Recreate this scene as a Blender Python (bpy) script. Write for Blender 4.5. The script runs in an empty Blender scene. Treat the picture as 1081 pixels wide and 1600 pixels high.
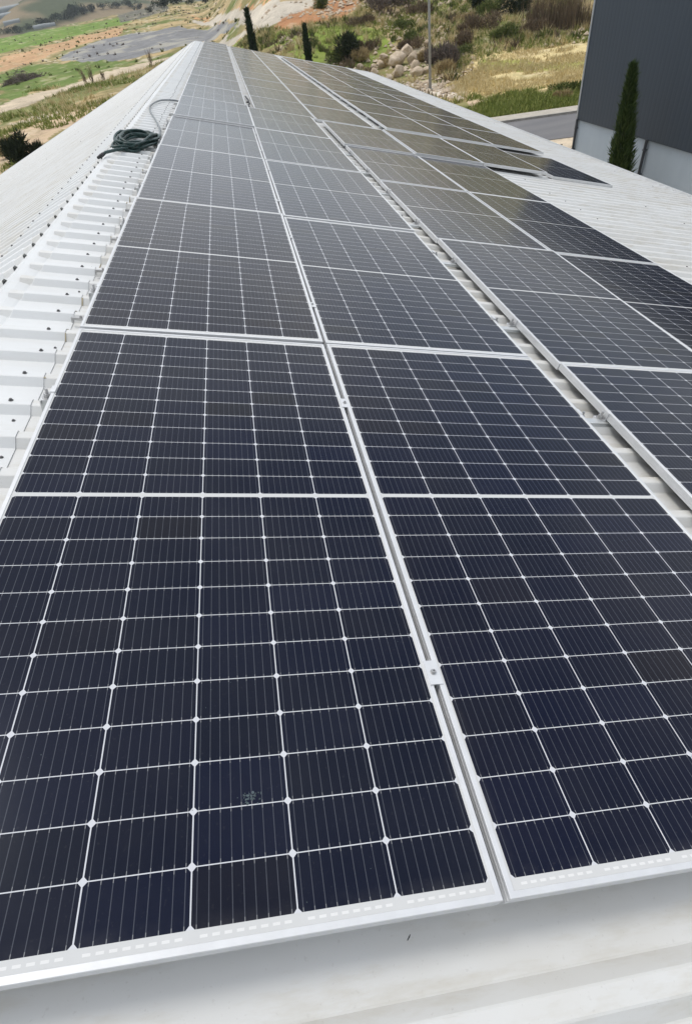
import bpy, math, random
import numpy as np
from mathutils import Matrix, Vector
R_ = math.radians
SC = bpy.context.scene
COL = SC.collection

# ---------------------------------------------------------------- camera
TH = R_(16.7)                       # roof pitch
UR, NR, ZR = -.47, -.125, 7.4       # ridge line in roof coordinates, ridge height
CT, ST = math.cos(TH), math.sin(TH)
def W3(u, v, n):                    # roof coordinates (across, along, normal) -> world metres
    a, b = u - UR, n - NR
    return (a * CT + b * ST, v, -a * ST + b * CT + ZR)
CAM_AX = [(0.978567, -0.150561, 0.137439), (-0.003339, -0.678927, -0.720449), (0.205901, 0.704549, -0.664879)]
CAM_UVN = (0.56253, -0.13246, 1.0353)
def rot(a):
    return Vector((a[0] * CT + a[2] * ST, a[1], -a[0] * ST + a[2] * CT))
cd = bpy.data.cameras.new('camera')
cam = bpy.data.objects.new('camera', cd)
COL.objects.link(cam)
x_, y_, z_ = rot(CAM_AX[0]), -rot(CAM_AX[1]), -rot(CAM_AX[2])
mw = Matrix(((x_[0], y_[0], z_[0], 0), (x_[1], y_[1], z_[1], 0), (x_[2], y_[2], z_[2], 0), (0, 0, 0, 1)))
mw.translation = W3(*CAM_UVN)
cam.matrix_world = mw
cd.sensor_fit = 'VERTICAL'
cd.sensor_height = 24
cd.lens = 811.6 / 1600 * 24
cd.shift_x = (540.5 - 511.26) / 1600
cd.shift_y = 2.74 / 1600
cd.clip_start = .02
cd.clip_end = 9000
SC.camera = cam

# ---------------------------------------------------------------- light
SUN_EL, SUN_AZ = R_(68), R_(-36)     # azimuth clockwise from +Y (the ridge direction)
wd = bpy.data.worlds.new('World')
SC.world = wd
wd.use_nodes = True
nt = wd.node_tree
bg = nt.nodes['Background']
sky = nt.nodes.new('ShaderNodeTexSky')
sky.sky_type = 'NISHITA'
sky.sun_disc = False
sky.sun_elevation = SUN_EL
sky.sun_rotation = SUN_AZ
sky.air_density = 1.0
sky.dust_density = 2.0
tc = nt.nodes.new('ShaderNodeTexCoord')
nz = nt.nodes.new('ShaderNodeTexNoise')
nz.inputs['Scale'].default_value = 2.2
nz.inputs['Detail'].default_value = 6
nz.inputs['Roughness'].default_value = .55
mp = nt.nodes.new('ShaderNodeMapping')
mp.inputs['Scale'].default_value = (1, 1, 2.6)
nt.links.new(tc.outputs['Generated'], mp.inputs['Vector'])
nt.links.new(mp.outputs['Vector'], nz.inputs['Vector'])
rp_ = nt.nodes.new('ShaderNodeValToRGB')
rp_.color_ramp.elements[0].position = .33
rp_.color_ramp.elements[0].color = (.12, .12, .12, 1)
rp_.color_ramp.elements[1].position = .62
rp_.color_ramp.elements[1].color = (.95, .95, .95, 1)
nt.links.new(nz.outputs['Fac'], rp_.inputs['Fac'])
cm = nt.nodes.new('ShaderNodeMixRGB')
cm.inputs['Color2'].default_value = (9.0, 9.1, 9.1, 1)     # bright cloud
nt.links.new(rp_.outputs['Color'], cm.inputs['Fac'])
nt.links.new(sky.outputs['Color'], cm.inputs['Color1'])
# sky dimming added behind the camera, standing for light the unseen operator blocks
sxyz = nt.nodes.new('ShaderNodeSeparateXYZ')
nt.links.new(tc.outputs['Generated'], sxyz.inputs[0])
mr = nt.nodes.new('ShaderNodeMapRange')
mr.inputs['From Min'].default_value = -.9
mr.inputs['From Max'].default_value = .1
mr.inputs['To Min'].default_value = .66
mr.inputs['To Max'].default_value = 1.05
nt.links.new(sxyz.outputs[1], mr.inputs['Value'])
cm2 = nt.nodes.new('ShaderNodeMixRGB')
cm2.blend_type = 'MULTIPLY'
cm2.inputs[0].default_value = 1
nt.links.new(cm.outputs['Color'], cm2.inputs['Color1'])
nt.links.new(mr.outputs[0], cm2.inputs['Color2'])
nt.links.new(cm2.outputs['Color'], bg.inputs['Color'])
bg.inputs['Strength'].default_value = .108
sd = bpy.data.lights.new('sun', 'SUN')
sd.energy = .9
sd.angle = R_(14)
sd.color = (1, .96, .9)
so = bpy.data.objects.new('sun', sd)
COL.objects.link(so)
sv = Vector((math.sin(SUN_AZ) * math.cos(SUN_EL), math.cos(SUN_AZ) * math.cos(SUN_EL), math.sin(SUN_EL)))
so.rotation_euler = sv.to_track_quat('Z', 'Y').to_euler()
SC.view_settings.view_transform = 'Standard'
SC.view_settings.look = 'None'
SC.view_settings.gamma = 1
SC.view_settings.exposure = 0.56
SC.render.engine = 'CYCLES'

# ---------------------------------------------------------------- helpers
rng = np.random.default_rng(7)
random.seed(5)
def tag(o, label=None, cat=None, group=None, kind=None):
    if label: o['label'] = label
    if cat: o['category'] = cat
    if group: o['group'] = group
    if kind: o['kind'] = kind
    return o
def empty(name, loc=(0, 0, 0), rot_=(0, 0, 0)):
    o = bpy.data.objects.new(name, None)
    o.empty_display_size = .2
    o.location = loc
    o.rotation_euler = rot_
    COL.objects.link(o)
    return o
class MB:
    def __init__(s): s.v = []; s.f = []
    def add(s, vs, fs):
        k = len(s.v)
        s.v += [tuple(p) for p in vs]
        s.f += [tuple(i + k for i in f) for f in fs]
        return s
    def box(s, x0, x1, y0, y1, z0, z1):
        return s.add([(x0, y0, z0), (x1, y0, z0), (x1, y1, z0), (x0, y1, z0), (x0, y0, z1), (x1, y0, z1), (x1, y1, z1), (x0, y1, z1)],
                     [(0, 3, 2, 1), (4, 5, 6, 7), (0, 1, 5, 4), (1, 2, 6, 5), (2, 3, 7, 6), (3, 0, 4, 7)])
    def tube(s, pts, rad, n=8, cap=True):
        pts = [Vector(p) for p in pts]
        m = len(pts)
        rads = rad if hasattr(rad, '__len__') else [rad] * m
        t0 = (pts[1] - pts[0]).normalized()
        up = Vector((0, 0, 1)) if abs(t0.z) < .9 else Vector((1, 0, 0))
        a = t0.cross(up).normalized()
        vs = []; fs = []
        for i, p in enumerate(pts):
            t = (pts[min(i + 1, m - 1)] - pts[max(i - 1, 0)]).normalized()
            a = (a - t * a.dot(t)).normalized()
            b = t.cross(a)
            for k in range(n):
                c = 2 * math.pi * k / n
                vs.append(p + (a * math.cos(c) + b * math.sin(c)) * rads[i])
        for i in range(m - 1):
            for k in range(n):
                fs.append((i * n + k, i * n + (k + 1) % n, (i + 1) * n + (k + 1) % n, (i + 1) * n + k))
        if cap:
            fs.append(tuple(range(n - 1, -1, -1)))
            fs.append(tuple((m - 1) * n + k for k in range(n)))
        return s.add(vs, fs)
    def cyl(s, c, r, h, n=12, r2=None):
        r2 = r if r2 is None else r2
        return s.tube([c, (c[0], c[1], c[2] + h)], [r, r2], n)
    def build(s, name, mat, parent=None, smooth=False):
        me = bpy.data.meshes.new(name)
        me.from_pydata(s.v, [], s.f)
        me.update()
        if smooth: me.polygons.foreach_set('use_smooth', [True] * len(me.polygons))
        me.materials.append(mat)
        o = bpy.data.objects.new(name, me)
        COL.objects.link(o)
        o.parent = parent
        return o
def np_mesh(name, V, F, mat, parent=None, smooth=False, colors=None):
    me = bpy.data.meshes.new(name)
    V = np.asarray(V, np.float32); F = np.asarray(F, np.int32)
    k = F.shape[1]
    me.vertices.add(len(V)); me.vertices.foreach_set('co', V.ravel())
    me.loops.add(F.size); me.loops.foreach_set('vertex_index', F.ravel())
    me.polygons.add(len(F))
    me.polygons.foreach_set('loop_start', np.arange(len(F), dtype=np.int32) * k)
    me.polygons.foreach_set('loop_total', np.full(len(F), k, np.int32))
    me.polygons.foreach_set('use_smooth', np.full(len(F), bool(smooth)))
    me.update(calc_edges=True)
    if colors is not None:
        at = me.color_attributes.new('Col', 'FLOAT_COLOR', 'POINT')
        c4 = np.ones((len(V), 4), np.float32); c4[:, :3] = colors
        at.data.foreach_set('color', c4.ravel())
    me.materials.append(mat)
    o = bpy.data.objects.new(name, me)
    COL.objects.link(o)
    o.parent = parent
    return o

# ---------------------------------------------------------------- materials
class X:                                                 # tiny expression builder for math nodes
    def __init__(s, t, sock): s.t = t; s.k = sock
    def op(s, o, b=None, c=None):
        n = s.t.nodes.new('ShaderNodeMath'); n.operation = o
        for i, q in enumerate((s, b, c)):
            if q is None: continue
            if isinstance(q, X): s.t.links.new(q.k, n.inputs[i])
            else: n.inputs[i].default_value = q
        return X(s.t, n.outputs[0])
    def __add__(s, b): return s.op('ADD', b)
    def __sub__(s, b): return s.op('SUBTRACT', b)
    def __mul__(s, b): return s.op('MULTIPLY', b)
    def __truediv__(s, b): return s.op('DIVIDE', b)
    def lt(s, b): return s.op('LESS_THAN', b)
    def gt(s, b): return s.op('GREATER_THAN', b)
    def abs(s): return s.op('ABSOLUTE')
    def fr(s): return s.op('FRACT')
    def fl(s): return s.op('FLOOR')
    def mx(s, b): return s.op('MAXIMUM', b)
    def mn(s, b): return s.op('MINIMUM', b)
def new_mat(name):
    m = bpy.data.materials.new(name)
    m.use_nodes = True
    t = m.node_tree
    return m, t, t.nodes['Principled BSDF']
def mixc(t, fac, a, b):
    n = t.nodes.new('ShaderNodeMixRGB')
    for i, q in enumerate((fac, a, b)):
        if isinstance(q, X): t.links.new(q.k, n.inputs[i])
        elif hasattr(q, 'node'): t.links.new(q, n.inputs[i])
        elif isinstance(q, (int, float)): n.inputs[i].default_value = q
        else: n.inputs[i].default_value = (*q, 1)
    return n.outputs[0]
def noise(t, scale, detail=4, rough=.6, coord='Object', vec=(1, 1, 1), out='Fac', dist=0):
    c = t.nodes.new('ShaderNodeTexCoord')
    m = t.nodes.new('ShaderNodeMapping'); m.inputs['Scale'].default_value = vec
    n = t.nodes.new('ShaderNodeTexNoise')
    n.inputs['Scale'].default_value = scale; n.inputs['Detail'].default_value = detail; n.inputs['Roughness'].default_value = rough
    n.inputs['Distortion'].default_value = dist
    t.links.new(c.outputs[coord], m.inputs[0]); t.links.new(m.outputs[0], n.inputs['Vector'])
    return n.outputs[out]
def ramp(t, fac, stops):
    n = t.nodes.new('ShaderNodeValToRGB')
    e = n.color_ramp.elements
    while len(e) < len(stops): e.new(.5)
    for q, (p, c) in zip(e, stops):
        q.position = p; q.color = (*c, 1) if hasattr(c, '__len__') else (c, c, c, 1)
    t.links.new(fac.k if isinstance(fac, X) else fac, n.inputs[0])
    return n.outputs[0]
def bump(t, bs, h, dist=.002, strength=.5):
    b = t.nodes.new('ShaderNodeBump'); b.inputs['Distance'].default_value = dist; b.inputs['Strength'].default_value = strength
    t.links.new(h, b.inputs['Height']); t.links.new(b.outputs[0], bs.inputs['Normal'])
def plain(name, c, rough=.5, metal=0., var=.12, scale=6., c2=None, bmp=0., coord='Object', spec=.5):
    m, t, b = new_mat(name)
    f = noise(t, scale, 5, .6, coord)
    c2 = c2 or tuple(q * (1 - var * 2) for q in c)
    t.links.new(ramp(t, f, [(.35, c2), (.65, c)]), b.inputs['Base Color'])
    b.inputs['Roughness'].default_value = rough
    b.inputs['Metallic'].default_value = metal
    b.inputs['Specular IOR Level'].default_value = spec
    if bmp: bump(t, b, f, bmp)
    return m
PW, PL = 1.038, 2.094
CP, RP = .1683, .08433
MU = (PW - 6 * CP) / 2
def cell_material():
    m, t, b = new_mat('solar_glass')
    c = t.nodes.new('ShaderNodeTexCoord')
    s = t.nodes.new('ShaderNodeSeparateXYZ'); t.links.new(c.outputs['Object'], s.inputs[0])
    x, y = X(t, s.outputs[0]), X(t, s.outputs[1])
    xs = (x - MU) / CP
    yy = (y - PL / 2).abs() - .007
    ys = yy / RP
    dx = (xs.fr() - .5).abs() * CP
    dy = (ys.fr() - .5).abs() * RP
    hw, hh = CP / 2 - .0012, RP / 2 - .00085
    ex, ey = dx - hw, dy - hh
    inside = ex.lt(0) * ey.lt(0) * (ex + ey).lt(-.0058) * (xs.lt(6) * xs.gt(0)) * (ys.lt(12) * ys.gt(0))
    oi = t.nodes.new('ShaderNodeObjectInfo')
    rnd = X(t, oi.outputs['Random'])
    cmb = t.nodes.new('ShaderNodeCombineXYZ')
    t.links.new((xs.fl() + rnd * 57.3).k, cmb.inputs[0]); t.links.new((ys.fl() + y.gt(PL / 2) * 20).k, cmb.inputs[1])
    wn = t.nodes.new('ShaderNodeTexWhiteNoise'); wn.noise_dimensions = '2D'
    t.links.new(cmb.outputs[0], wn.inputs['Vector'])
    cell0 = ramp(t, wn.outputs['Value'], [(0, (.0018, .0036, .0150)), (.5, (.0026, .0040, .0130)), (.85, (.0020, .0040, .0175)), (1, (.0054, .0050, .0095))])
    cell = mixc(t, 1.0, cell0, oi.outputs['Color']); cell.node.blend_type = 'MULTIPLY'
    bar = ((xs * 9).fr() - .5).abs().lt(.0007 * 9 / CP)
    pad = bar * ((ey.gt(-.006)) * 1.0)
    fing = ((y / .0016).fr() - .5).abs().lt(.02)
    ccol = mixc(t, bar * .42, cell, (.13, .14, .165))
    ccol = mixc(t, pad * .4, ccol, (.4, .4, .4))
    yo = yy - 12 * RP
    dash = (yo.gt(.0065) * yo.lt(.0105)) * ((xs * 9 + .2).fr().lt(.62)) * (xs.fr() - .5).abs().lt(.44)
    back = mixc(t, dash, (.57, .575, .57), (.69, .69, .68))
    grid = xs.gt(.01) * xs.lt(5.99) * ys.lt(11.99) * yy.gt(0)
    back = mixc(t, grid, back, (.58, .59, .62))
    col = mixc(t, inside, back, ccol)
    # thin dust film, streaked a little down the slope
    d = noise(t, 5, 6, .65, 'Object', (1, 1, 1)); d2 = noise(t, 160, 2, .5, 'Object')
    film = X(t, ramp(t, d, [(.3, 0.0), (.75, 1.0)])) * .017 + X(t, ramp(t, d2, [(.66, 0.0), (.74, 1.0)])) * .02 + .002
    edge = ((x - PW / 2).abs() - (PW / 2 - .035)).mx(0) * 1.0 + ((y - PL / 2).abs() - (PL / 2 - .05)).mx(0)
    film = film + edge * (X(t, ramp(t, noise(t, 9, 4, .7, 'Object'), [(.4, 0.0), (.75, 1.0)])) * 3.0)
    col = mixc(t, film, col, (.38, .36, .33))
    # specular tint follows the object colour, which differs from panel to panel
    t.links.new(oi.outputs['Color'], b.inputs['Specular Tint'])
    t.links.new(col, b.inputs['Base Color'])
    b.inputs['Roughness'].default_value = .16
    b.inputs['IOR'].default_value = 1.255
    wv = noise(t, 3.0, 2, .4, 'Object')
    bump(t, b, wv, .0012, .35)
    return m
M = {}
M['glass'] = cell_material()
M['alu'] = plain('anodised_aluminium', (.68, .69, .70), .38, .3, .04, 20)
M['rail'] = plain('mill_aluminium', (.62, .64, .64), .42, .5, .08, 14)
M['steel'] = plain('zinc_steel', (.5, .5, .5), .4, .7, .1, 40)
M['backsheet'] = plain('backsheet_white', (.6, .6, .6), .6)
M['screw'] = plain('weathered_screw', (.15, .15, .15), .55, .3, .2, 60)
def roof_material(name, base, stain):
    m, t, b = new_mat(name)
    n1 = noise(t, .9, 6, .65, 'Object', (.5, 1.6, 1)); n2 = noise(t, 7, 5, .7, 'Object', (.35, 2.0, 1)); n3 = noise(t, 120, 3, .6)
    c = ramp(t, n1, [(.35, tuple(q * .93 for q in base)), (.6, base)])
    c = mixc(t, X(t, ramp(t, n2, [(.50, 0.0), (.75, 1.0)])) * stain, c, (.47, .43, .34))
    c = mixc(t, X(t, ramp(t, noise(t, 2.1, 4, .6, 'Object', (.6, 1.3, 1)), [(.48, 0.0), (.7, 1.0)])) * stain * .6, c, (.52, .49, .42))
    c = mixc(t, X(t, ramp(t, n3, [(.64, 0.0), (.72, 1.0)])) * .25 * (stain + .2), c, (.34, .32, .29))
    t.links.new(c, b.inputs['Base Color'])
    b.inputs['Roughness'].default_value = .42
    b.inputs['Specular IOR Level'].default_value = .35
    return m
M['roof'] = roof_material('white_roof_sheet', (.68, .685, .672), .6)
M['roofcap'] = roof_material('white_ridge_flashing', (.68, .695, .695), .16)
M['foam'] = plain('foam_closure', (.46, .40, .28), .9, 0, .2, 30)
M['wallgrey'] = plain('grey_wall_panel', (.30, .31, .32), .6)

# ---------------------------------------------------------------- the warehouse with its ribbed roof
RIB = .2; RIBC = .06                     # rib pitch along the ridge, phase
V0, V1 = -5.94, 34.46
TR, TP = -.125, -.095                    # trough and rib-top level
def rib_profile(v0, v1, lo, hi):
    P = [(v0, lo)]
    k = math.ceil((v0 - RIBC) / RIB)
    while RIBC + k * RIB + .05 < v1:
        c = RIBC + k * RIB
        if c - .05 > v0:
            P += [(c - .050, lo), (c - .046, lo + (hi - lo) * .04), (c - .020, hi - (hi - lo) * .06), (c - .016, hi), (c + .016, hi), (c + .020, hi - (hi - lo) * .06), (c + .046, lo + (hi - lo) * .04), (c + .050, lo)]
        k += 1
    P.append((v1, lo))
    return P
barn = empty('warehouse', (0, 0, 0))
tag(barn, 'white ribbed metal warehouse roof carrying rows of solar panels', 'warehouse')
def sheet(name, us, mat, side=1, parent=barn, th=.0):
    # us: list of (distance from ridge line, trough n, rib n) for one slope
    prof = rib_profile(V0, V1, 0, 1)
    V = []; F = []
    for (u, lo, hi) in us:
        for (v, q) in prof:
            n = lo + (hi - lo) * q
            if side > 0: V.append(W3(u, v, n))
            else:
                p0 = W3(u, v, n)                  # the other slope mirrors this one
                V.append((-p0[0], v, p0[2]))
    m = len(prof)
    for i in range(len(us) - 1):
        for j in range(m - 1):
            f = (i * m + j, (i + 1) * m + j, (i + 1) * m + j + 1, i * m + j + 1)
            F.append(f if side > 0 else f[::-1])
    return np_mesh(name, V, F, mat, parent)
UE = 8.3
sheet('roof', [(UR + .04, TR, TP), (UE, TR, TP)], M['roof'], 1)
sheet('roof', [(UR + .04, TR, TP), (11.6, TR, TP)], M['roof'], -1)
# ridge flashing: smooth band over the ridge, ribs pressed into each wing
CL, CH = TR + .0036, TP + .0036
wing = [(UR - .017 * math.tan(TH), CL + .012, CL + .012), (UR + .035, CL + .011, CL + .011), (UR + .075, CL + .004, CL + .004), (UR + .088, CL, CL + .003), (UR + .098, CL, CL + .019), (UR + .112, CL, CH), (UR + .135, CL, CH), (-.10, CL, CH), (-.10, CL - .0032, CH - .0032)]
cap = sheet('ridge_cap', wing, M['roofcap'], 1)
capl = sheet('ridge_cap', wing, M['roofcap'], -1)
# foam closure strip peeping out under the wing
prof = rib_profile(.0, 9.0, TR + .0005, TP + .0005)
fr_ = random.Random(2)
for (v, n), (v2, n2) in zip(prof[:-1], prof[1:]):
    if fr_.random() < .08:
        e0, e1 = fr_.uniform(-.096, -.090), fr_.uniform(-.097, -.091)
        MB().add([W3(-.115, v, n), W3(e0, v, n), W3(e1, v2, n2), W3(-.115, v2, n2),
               W3(-.115, v, n + .0028), W3(e0, v, n + .0026), W3(e1, v2, n2 + .0026), W3(-.115, v2, n2 + .0028)],
              [(0, 1, 2, 3), (4, 7, 6, 5), (0, 4, 5, 1), (1, 5, 6, 2), (2, 6, 7, 3), (3, 7, 4, 0)]).build('foam_strip', M['foam'], cap)
# screws
scr = MB().tube([(0, 0, -.001), (0, 0, .0015)], .0088, 10)
scr.tube([(0, 0, .0015), (0, 0, .007)], [.006, .0052], 6)
SCR = None
def screw(u, v, n, parent, side=1, s=1.0):
    global SCR
    if SCR is None:
        SCR = scr.build('screw', M['screw'], parent); o = SCR
    else:
        o = SCR.copy(); COL.objects.link(o); o.parent = parent
    p = W3(u, v, n)
    if side > 0: o.location = p; o.rotation_euler = (0, TH, random.random())
    else: o.location = (-p[0], p[1], p[2]); o.rotation_euler = (0, -TH, random.random())
    o.scale = (s, s, s)
    return o
def screws_rest(pts, parent):
    m = MB()
    for (u, v, n, side) in pts:
        p = Vector(W3(u, v, n)); d = Vector((ST, 0, CT))
        if side < 0: p.x = -p.x; d.x = -d.x
        m.tube([p, p + d * .006], .0078, 6)
    o = m.build('screw', M['screw'], parent); o['kind'] = 'stuff'
rest = []
for k in range(2, 168):
    v = RIBC + k * RIB
    u = -.165 + random.uniform(-.012, .012)
    if k < 42:
        screw(u, v + random.uniform(-.006, .006), CH, cap)
        if random.random() < .3: screw(u + .03, v + .1 + random.uniform(-.02, .02), CL, cap, s=.75)
    else: rest.append((u, v, CH, 1))
screws_rest(rest, cap)
rest = []
for k in range(10, 168):
    v = RIBC + k * RIB
    u = UR + .335 + random.uniform(-.012, .012)
    if k < 60:
        screw(u, v + random.uniform(-.01, .01), CH, capl, -1)
        if random.random() < .35: screw(u + .02, v + .1 + random.uniform(-.03, .03), CL, capl, -1, .75)
    else: rest.append((u, v, CH, -1))
screws_rest(rest, capl)
rest = []
for u in (1.9, 3.4, 4.9, 6.4, 7.9):
    for k in range(8, 168, 2):
        if random.random() < .3: rest.append((u + random.uniform(-.02, .02), RIBC + k * RIB, TP, 1))
for u in (1.1, 2.6, 4.1, 5.6, 7.1):
    for k in range(20, 168, 2):
        if random.random() < .08: rest.append((u + random.uniform(-.02, .02), RIBC + k * RIB, TP, -1))
screws_rest(rest, barn)
# eaves gutter: a channel whose outer lip stands just past the open rib ends
g = MB()
def strip(uvs, v0, v1, mb):
    n = len(uvs)
    mb.add([W3(u, v0, q) for u, q in uvs] + [W3(u, v1, q) for u, q in uvs], [(i, i + 1, n + i + 1, n + i) for i in range(n - 1)])
strip([(UE - .12, TR - .012), (UE - .12, TR - .16), (UE + .075, TR - .16), (UE + .075, TP + .012), (UE + .088, TP + .012), (UE + .088, TR - .172), (UE - .13, TR - .172)], V0, V1, g)
g.build('gutter', M['roofcap'], barn)
# verge flashing along the far and near gable
for v0, v1 in ((V1, V1 + .07), (V0 - .07, V0)):
    g = MB()
    for sgn, ue in ((1, UE), (-1, 11.6)):
        q = [W3(UR, v0, TP + .012), W3(ue, v0, TP + .012), W3(ue, v1, TP + .012), W3(UR, v1, TP + .012), W3(UR, v0, TP - .2), W3(ue, v0, TP - .2), W3(ue, v1, TP - .2), W3(UR, v1, TP - .2)]
        q = [(sgn * a, b, c) for a, b, c in q]
        g.add(q, [(0, 1, 2, 3), (3, 2, 6, 7), (1, 0, 4, 5), (4, 7, 6, 5), (1, 5, 6, 2)])
    g.build('verge_flashing', M['roofcap'], barn)
ex, ez = W3(UE - .3, 0, TR)[0], W3(UE - .3, 0, TR)[2] - .12
lx, lz = -W3(11.3, 0, TR)[0], W3(11.3, 0, TR)[2] - .12
w = MB()
for a, b in (((ex, V0 + .1), (ex, V1 - .1)), ((lx, V1 - .1), (lx, V0 + .1))):
    zt = ez if a[0] > 0 else lz
    w.add([(a[0], a[1], -.3), (b[0], b[1], -.3), (b[0], b[1], zt), (a[0], a[1], zt)], [(0, 1, 2, 3)])
for y, fl in ((V0 + .1, 1), (V1 - .1, -1)):
    w.add([(lx, y, -.3), (ex, y, -.3), (ex, y, ez), (0, y, ZR - .2), (lx, y, lz)], [(0, 1, 2, 3, 4) if fl > 0 else (4, 3, 2, 1, 0)])
w.build('wall', M['wallgrey'], barn)

# ---------------------------------------------------------------- solar panels
FRP = [(.026, -.035), (0, -.035), (0, -.0265), (.0012, -.0262), (.0012, -.0242), (0, -.0238), (0, -.0140), (.001, -.0137), (.001, -.0122), (0, -.0118), (0, -.0008), (.0009, 0), (.0104, 0), (.0110, -.0006), (.0110, -.0045), (.026, -.0045)]
V = []; F = []
for d, n in FRP:
    V += [(d, d, n), (PW - d, d, n), (PW - d, PL - d, n), (d, PL - d, n)]
for i in range(len(FRP) - 1):
    for k in range(4):
        F.append((i * 4 + k, i * 4 + (k + 1) % 4, (i + 1) * 4 + (k + 1) % 4, (i + 1) * 4 + k))
frame_me = np_mesh('frame', V, F, M['alu'])
gm = MB().box(.0105, PW - .0105, .0105, PL - .0105, -.0060, -.0016)
gl = gm.build('glass', M['glass'])
PROTO = [frame_me, gl]
first = [True]
ORD = ['first', 'second', 'third', 'fourth', 'fifth', 'sixth', 'seventh', 'eighth', 'ninth', 'tenth', 'eleventh', 'twelfth', 'thirteenth', 'fourteenth', 'fifteenth', 'sixteenth', 'seventeenth']
BLUE, BROWN, NEUT = (.80, .90, 1.0), (1.0, .93, .86), (.94, .96, 1.0)
def panel(u, v, n, label, group, tilt=(0, 0, 0), tint=(1, 1, 1)):
    r = empty('solar_panel', W3(u, v, n))
    r.rotation_euler = (R_(tilt[0]), TH + R_(tilt[1]), R_(tilt[2]))
    tag(r, label, 'solar panel', group)
    for p in PROTO:
        if first[0]: o = p
        else: o = p.copy(); COL.objects.link(o)
        o.parent = r
        if p is PROTO[1]: o.color = (*tint, 1)
    first[0] = False
    return r
P = 2.114
jr = random.Random(11)
def jit(a): return (jr.gauss(0, a), jr.gauss(0, a), jr.gauss(0, a * .15))
rails = []
def rail(u0, u1, v, n0, n1, label):
    o = MB().box(0, u1 - u0, -.02, .02, 0, n1 - n0)
    o.box(0, u1 - u0, -.024, .024, -.0002, .004)
    r = o.build('mounting_rail', M['rail'])
    r.location = W3(u0, v, n0); r.rotation_euler = (0, TH, 0)
    tag(r, label, 'rail', 'rails under the panels')
    return r
CN = {'A': 'column beside the ridge', 'B': 'second column from the ridge', 'C': 'third column from the ridge', 'D': 'fourth column from the ridge', 'E': 'fifth column from the ridge', 'F': 'eaves-side column'}
panels = {}
near_tilt = {('A', 0): (.0, 0, 0), ('B', 0): (.12, .1, 0), ('A', 1): (.35, -.2, 0), ('B', 1): (-.1, .15, 0), ('A', 2): (.25, .1, 0), ('C', 0): (.25, -.2, 0), ('C', 1): (.3, -.25, 0)}
TINT = {('A', 0): BLUE, ('B', 0): NEUT, ('A', 1): BROWN, ('B', 1): BLUE, ('A', 2): NEUT, ('B', 2): BLUE, ('C', 0): NEUT, ('D', 1): BROWN, ('D', 2): BROWN, ('D', 0): BROWN, ('C', 1): NEUT}
tr = random.Random(8)
AB = {'A': (0, 0, 0), 'B': (PW + .014, 0, 0), 'C': (2.305, .045, -.046), 'D': (3.362, .045, -.046)}
for c, (u, v, n) in AB.items():
    for k in range(4):
        pitch = P if c in 'AB' else 2.102
        if c == 'A' and k == 0: lab = 'front solar panel beside the ridge, nearest the camera, with a pale smear'
        elif c == 'B' and k == 0: lab = 'front solar panel of the second column, right of the bolted mid clamp'
        else: lab = f'{ORD[k]} solar panel from the near edge, {CN[c]}'
        panels[c, k] = panel(u, v + k * pitch, n, lab, f'near solar panels, {CN[c]}', near_tilt.get((c, k), jit(.08)), TINT.get((c, k)) or tr.choice((BLUE, BROWN, NEUT, NEUT)))
# the fifth row, stepped a little, with two more panels down to the eaves
for c, u, v, n in (('A', .015, 4 * P + .01, .012), ('B', PW + .014, 4 * P, .0), ('C', 2.285, 8.455, -.03), ('D', 3.335, 8.455, -.016), ('E', 4.385, 8.455, -.016), ('F', 5.56, 8.47, -.058)):
    lab = {'E': 'solar panel with raised front edge over bare roof in the fifth row', 'F': 'lowest solar panel lying on the bare white roof near the eaves'}.get(c, f'fifth solar panel, at the step, {CN[c]}')
    panels[c, 4] = panel(u, v, n, lab, 'solar panels in the stepped fifth row', jit(.1), tr.choice((NEUT, BROWN)))
# the far block
FAR = {'A': (.0, 10.80, -.012, 11), 'B': (1.19, 10.95, -.056, 11), 'C': (2.247, 10.95, -.056, 11), 'D': (3.50, 10.93, -.02, 10), 'E': (4.535, 10.93, -.02, 10), 'F': (5.57, 10.93, -.02, 10)}
for c, (u, v, n, m) in FAR.items():
    for k in range(m):
        panels[c, 5 + k] = panel(u, v + k * P, n, f'{ORD[k]} panel past the step, {CN[c]}', f'far solar panels, {CN[c]}', jit(.06), tr.choice((NEUT, BROWN, BLUE, NEUT)))
        for q, e in ((.46, 'nearer'), (1.6, 'farther')):
            if c in 'AD':
                rail(u - .03, u + (1.06 if c == 'A' else 3.12), v + k * P + q, TP - .0005, n - .0355, f'{e} rail under the {ORD[k]} panel past the step, ' + ('ridge side' if c == 'A' else 'eaves side'))
for k in range(5):
    for q, e in ((.46, 'nearer'), (1.6, 'farther')):
        rail(-.045, 2.125, k * P + q, TP - .0005, -.0355, f'{e} mounting rail under the {ORD[k]} panel of the first two columns')
for k in range(4):
    for q, e in ((.5, 'nearer'), (1.62, 'farther')):
        rail(2.14, 4.43, .045 + k * 2.102 + q, TP - .0005, -.0815, f'{e} thin rail crossing the dark gap to the {ORD[k]} panel of the third column')
for q, e in ((.3, 'nearer'), (1.75, 'farther')):
    rail(2.30, 5.44, 8.455 + q, TP - .0005, -.066, f'{e} rail under the raised fifth row panels')
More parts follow.
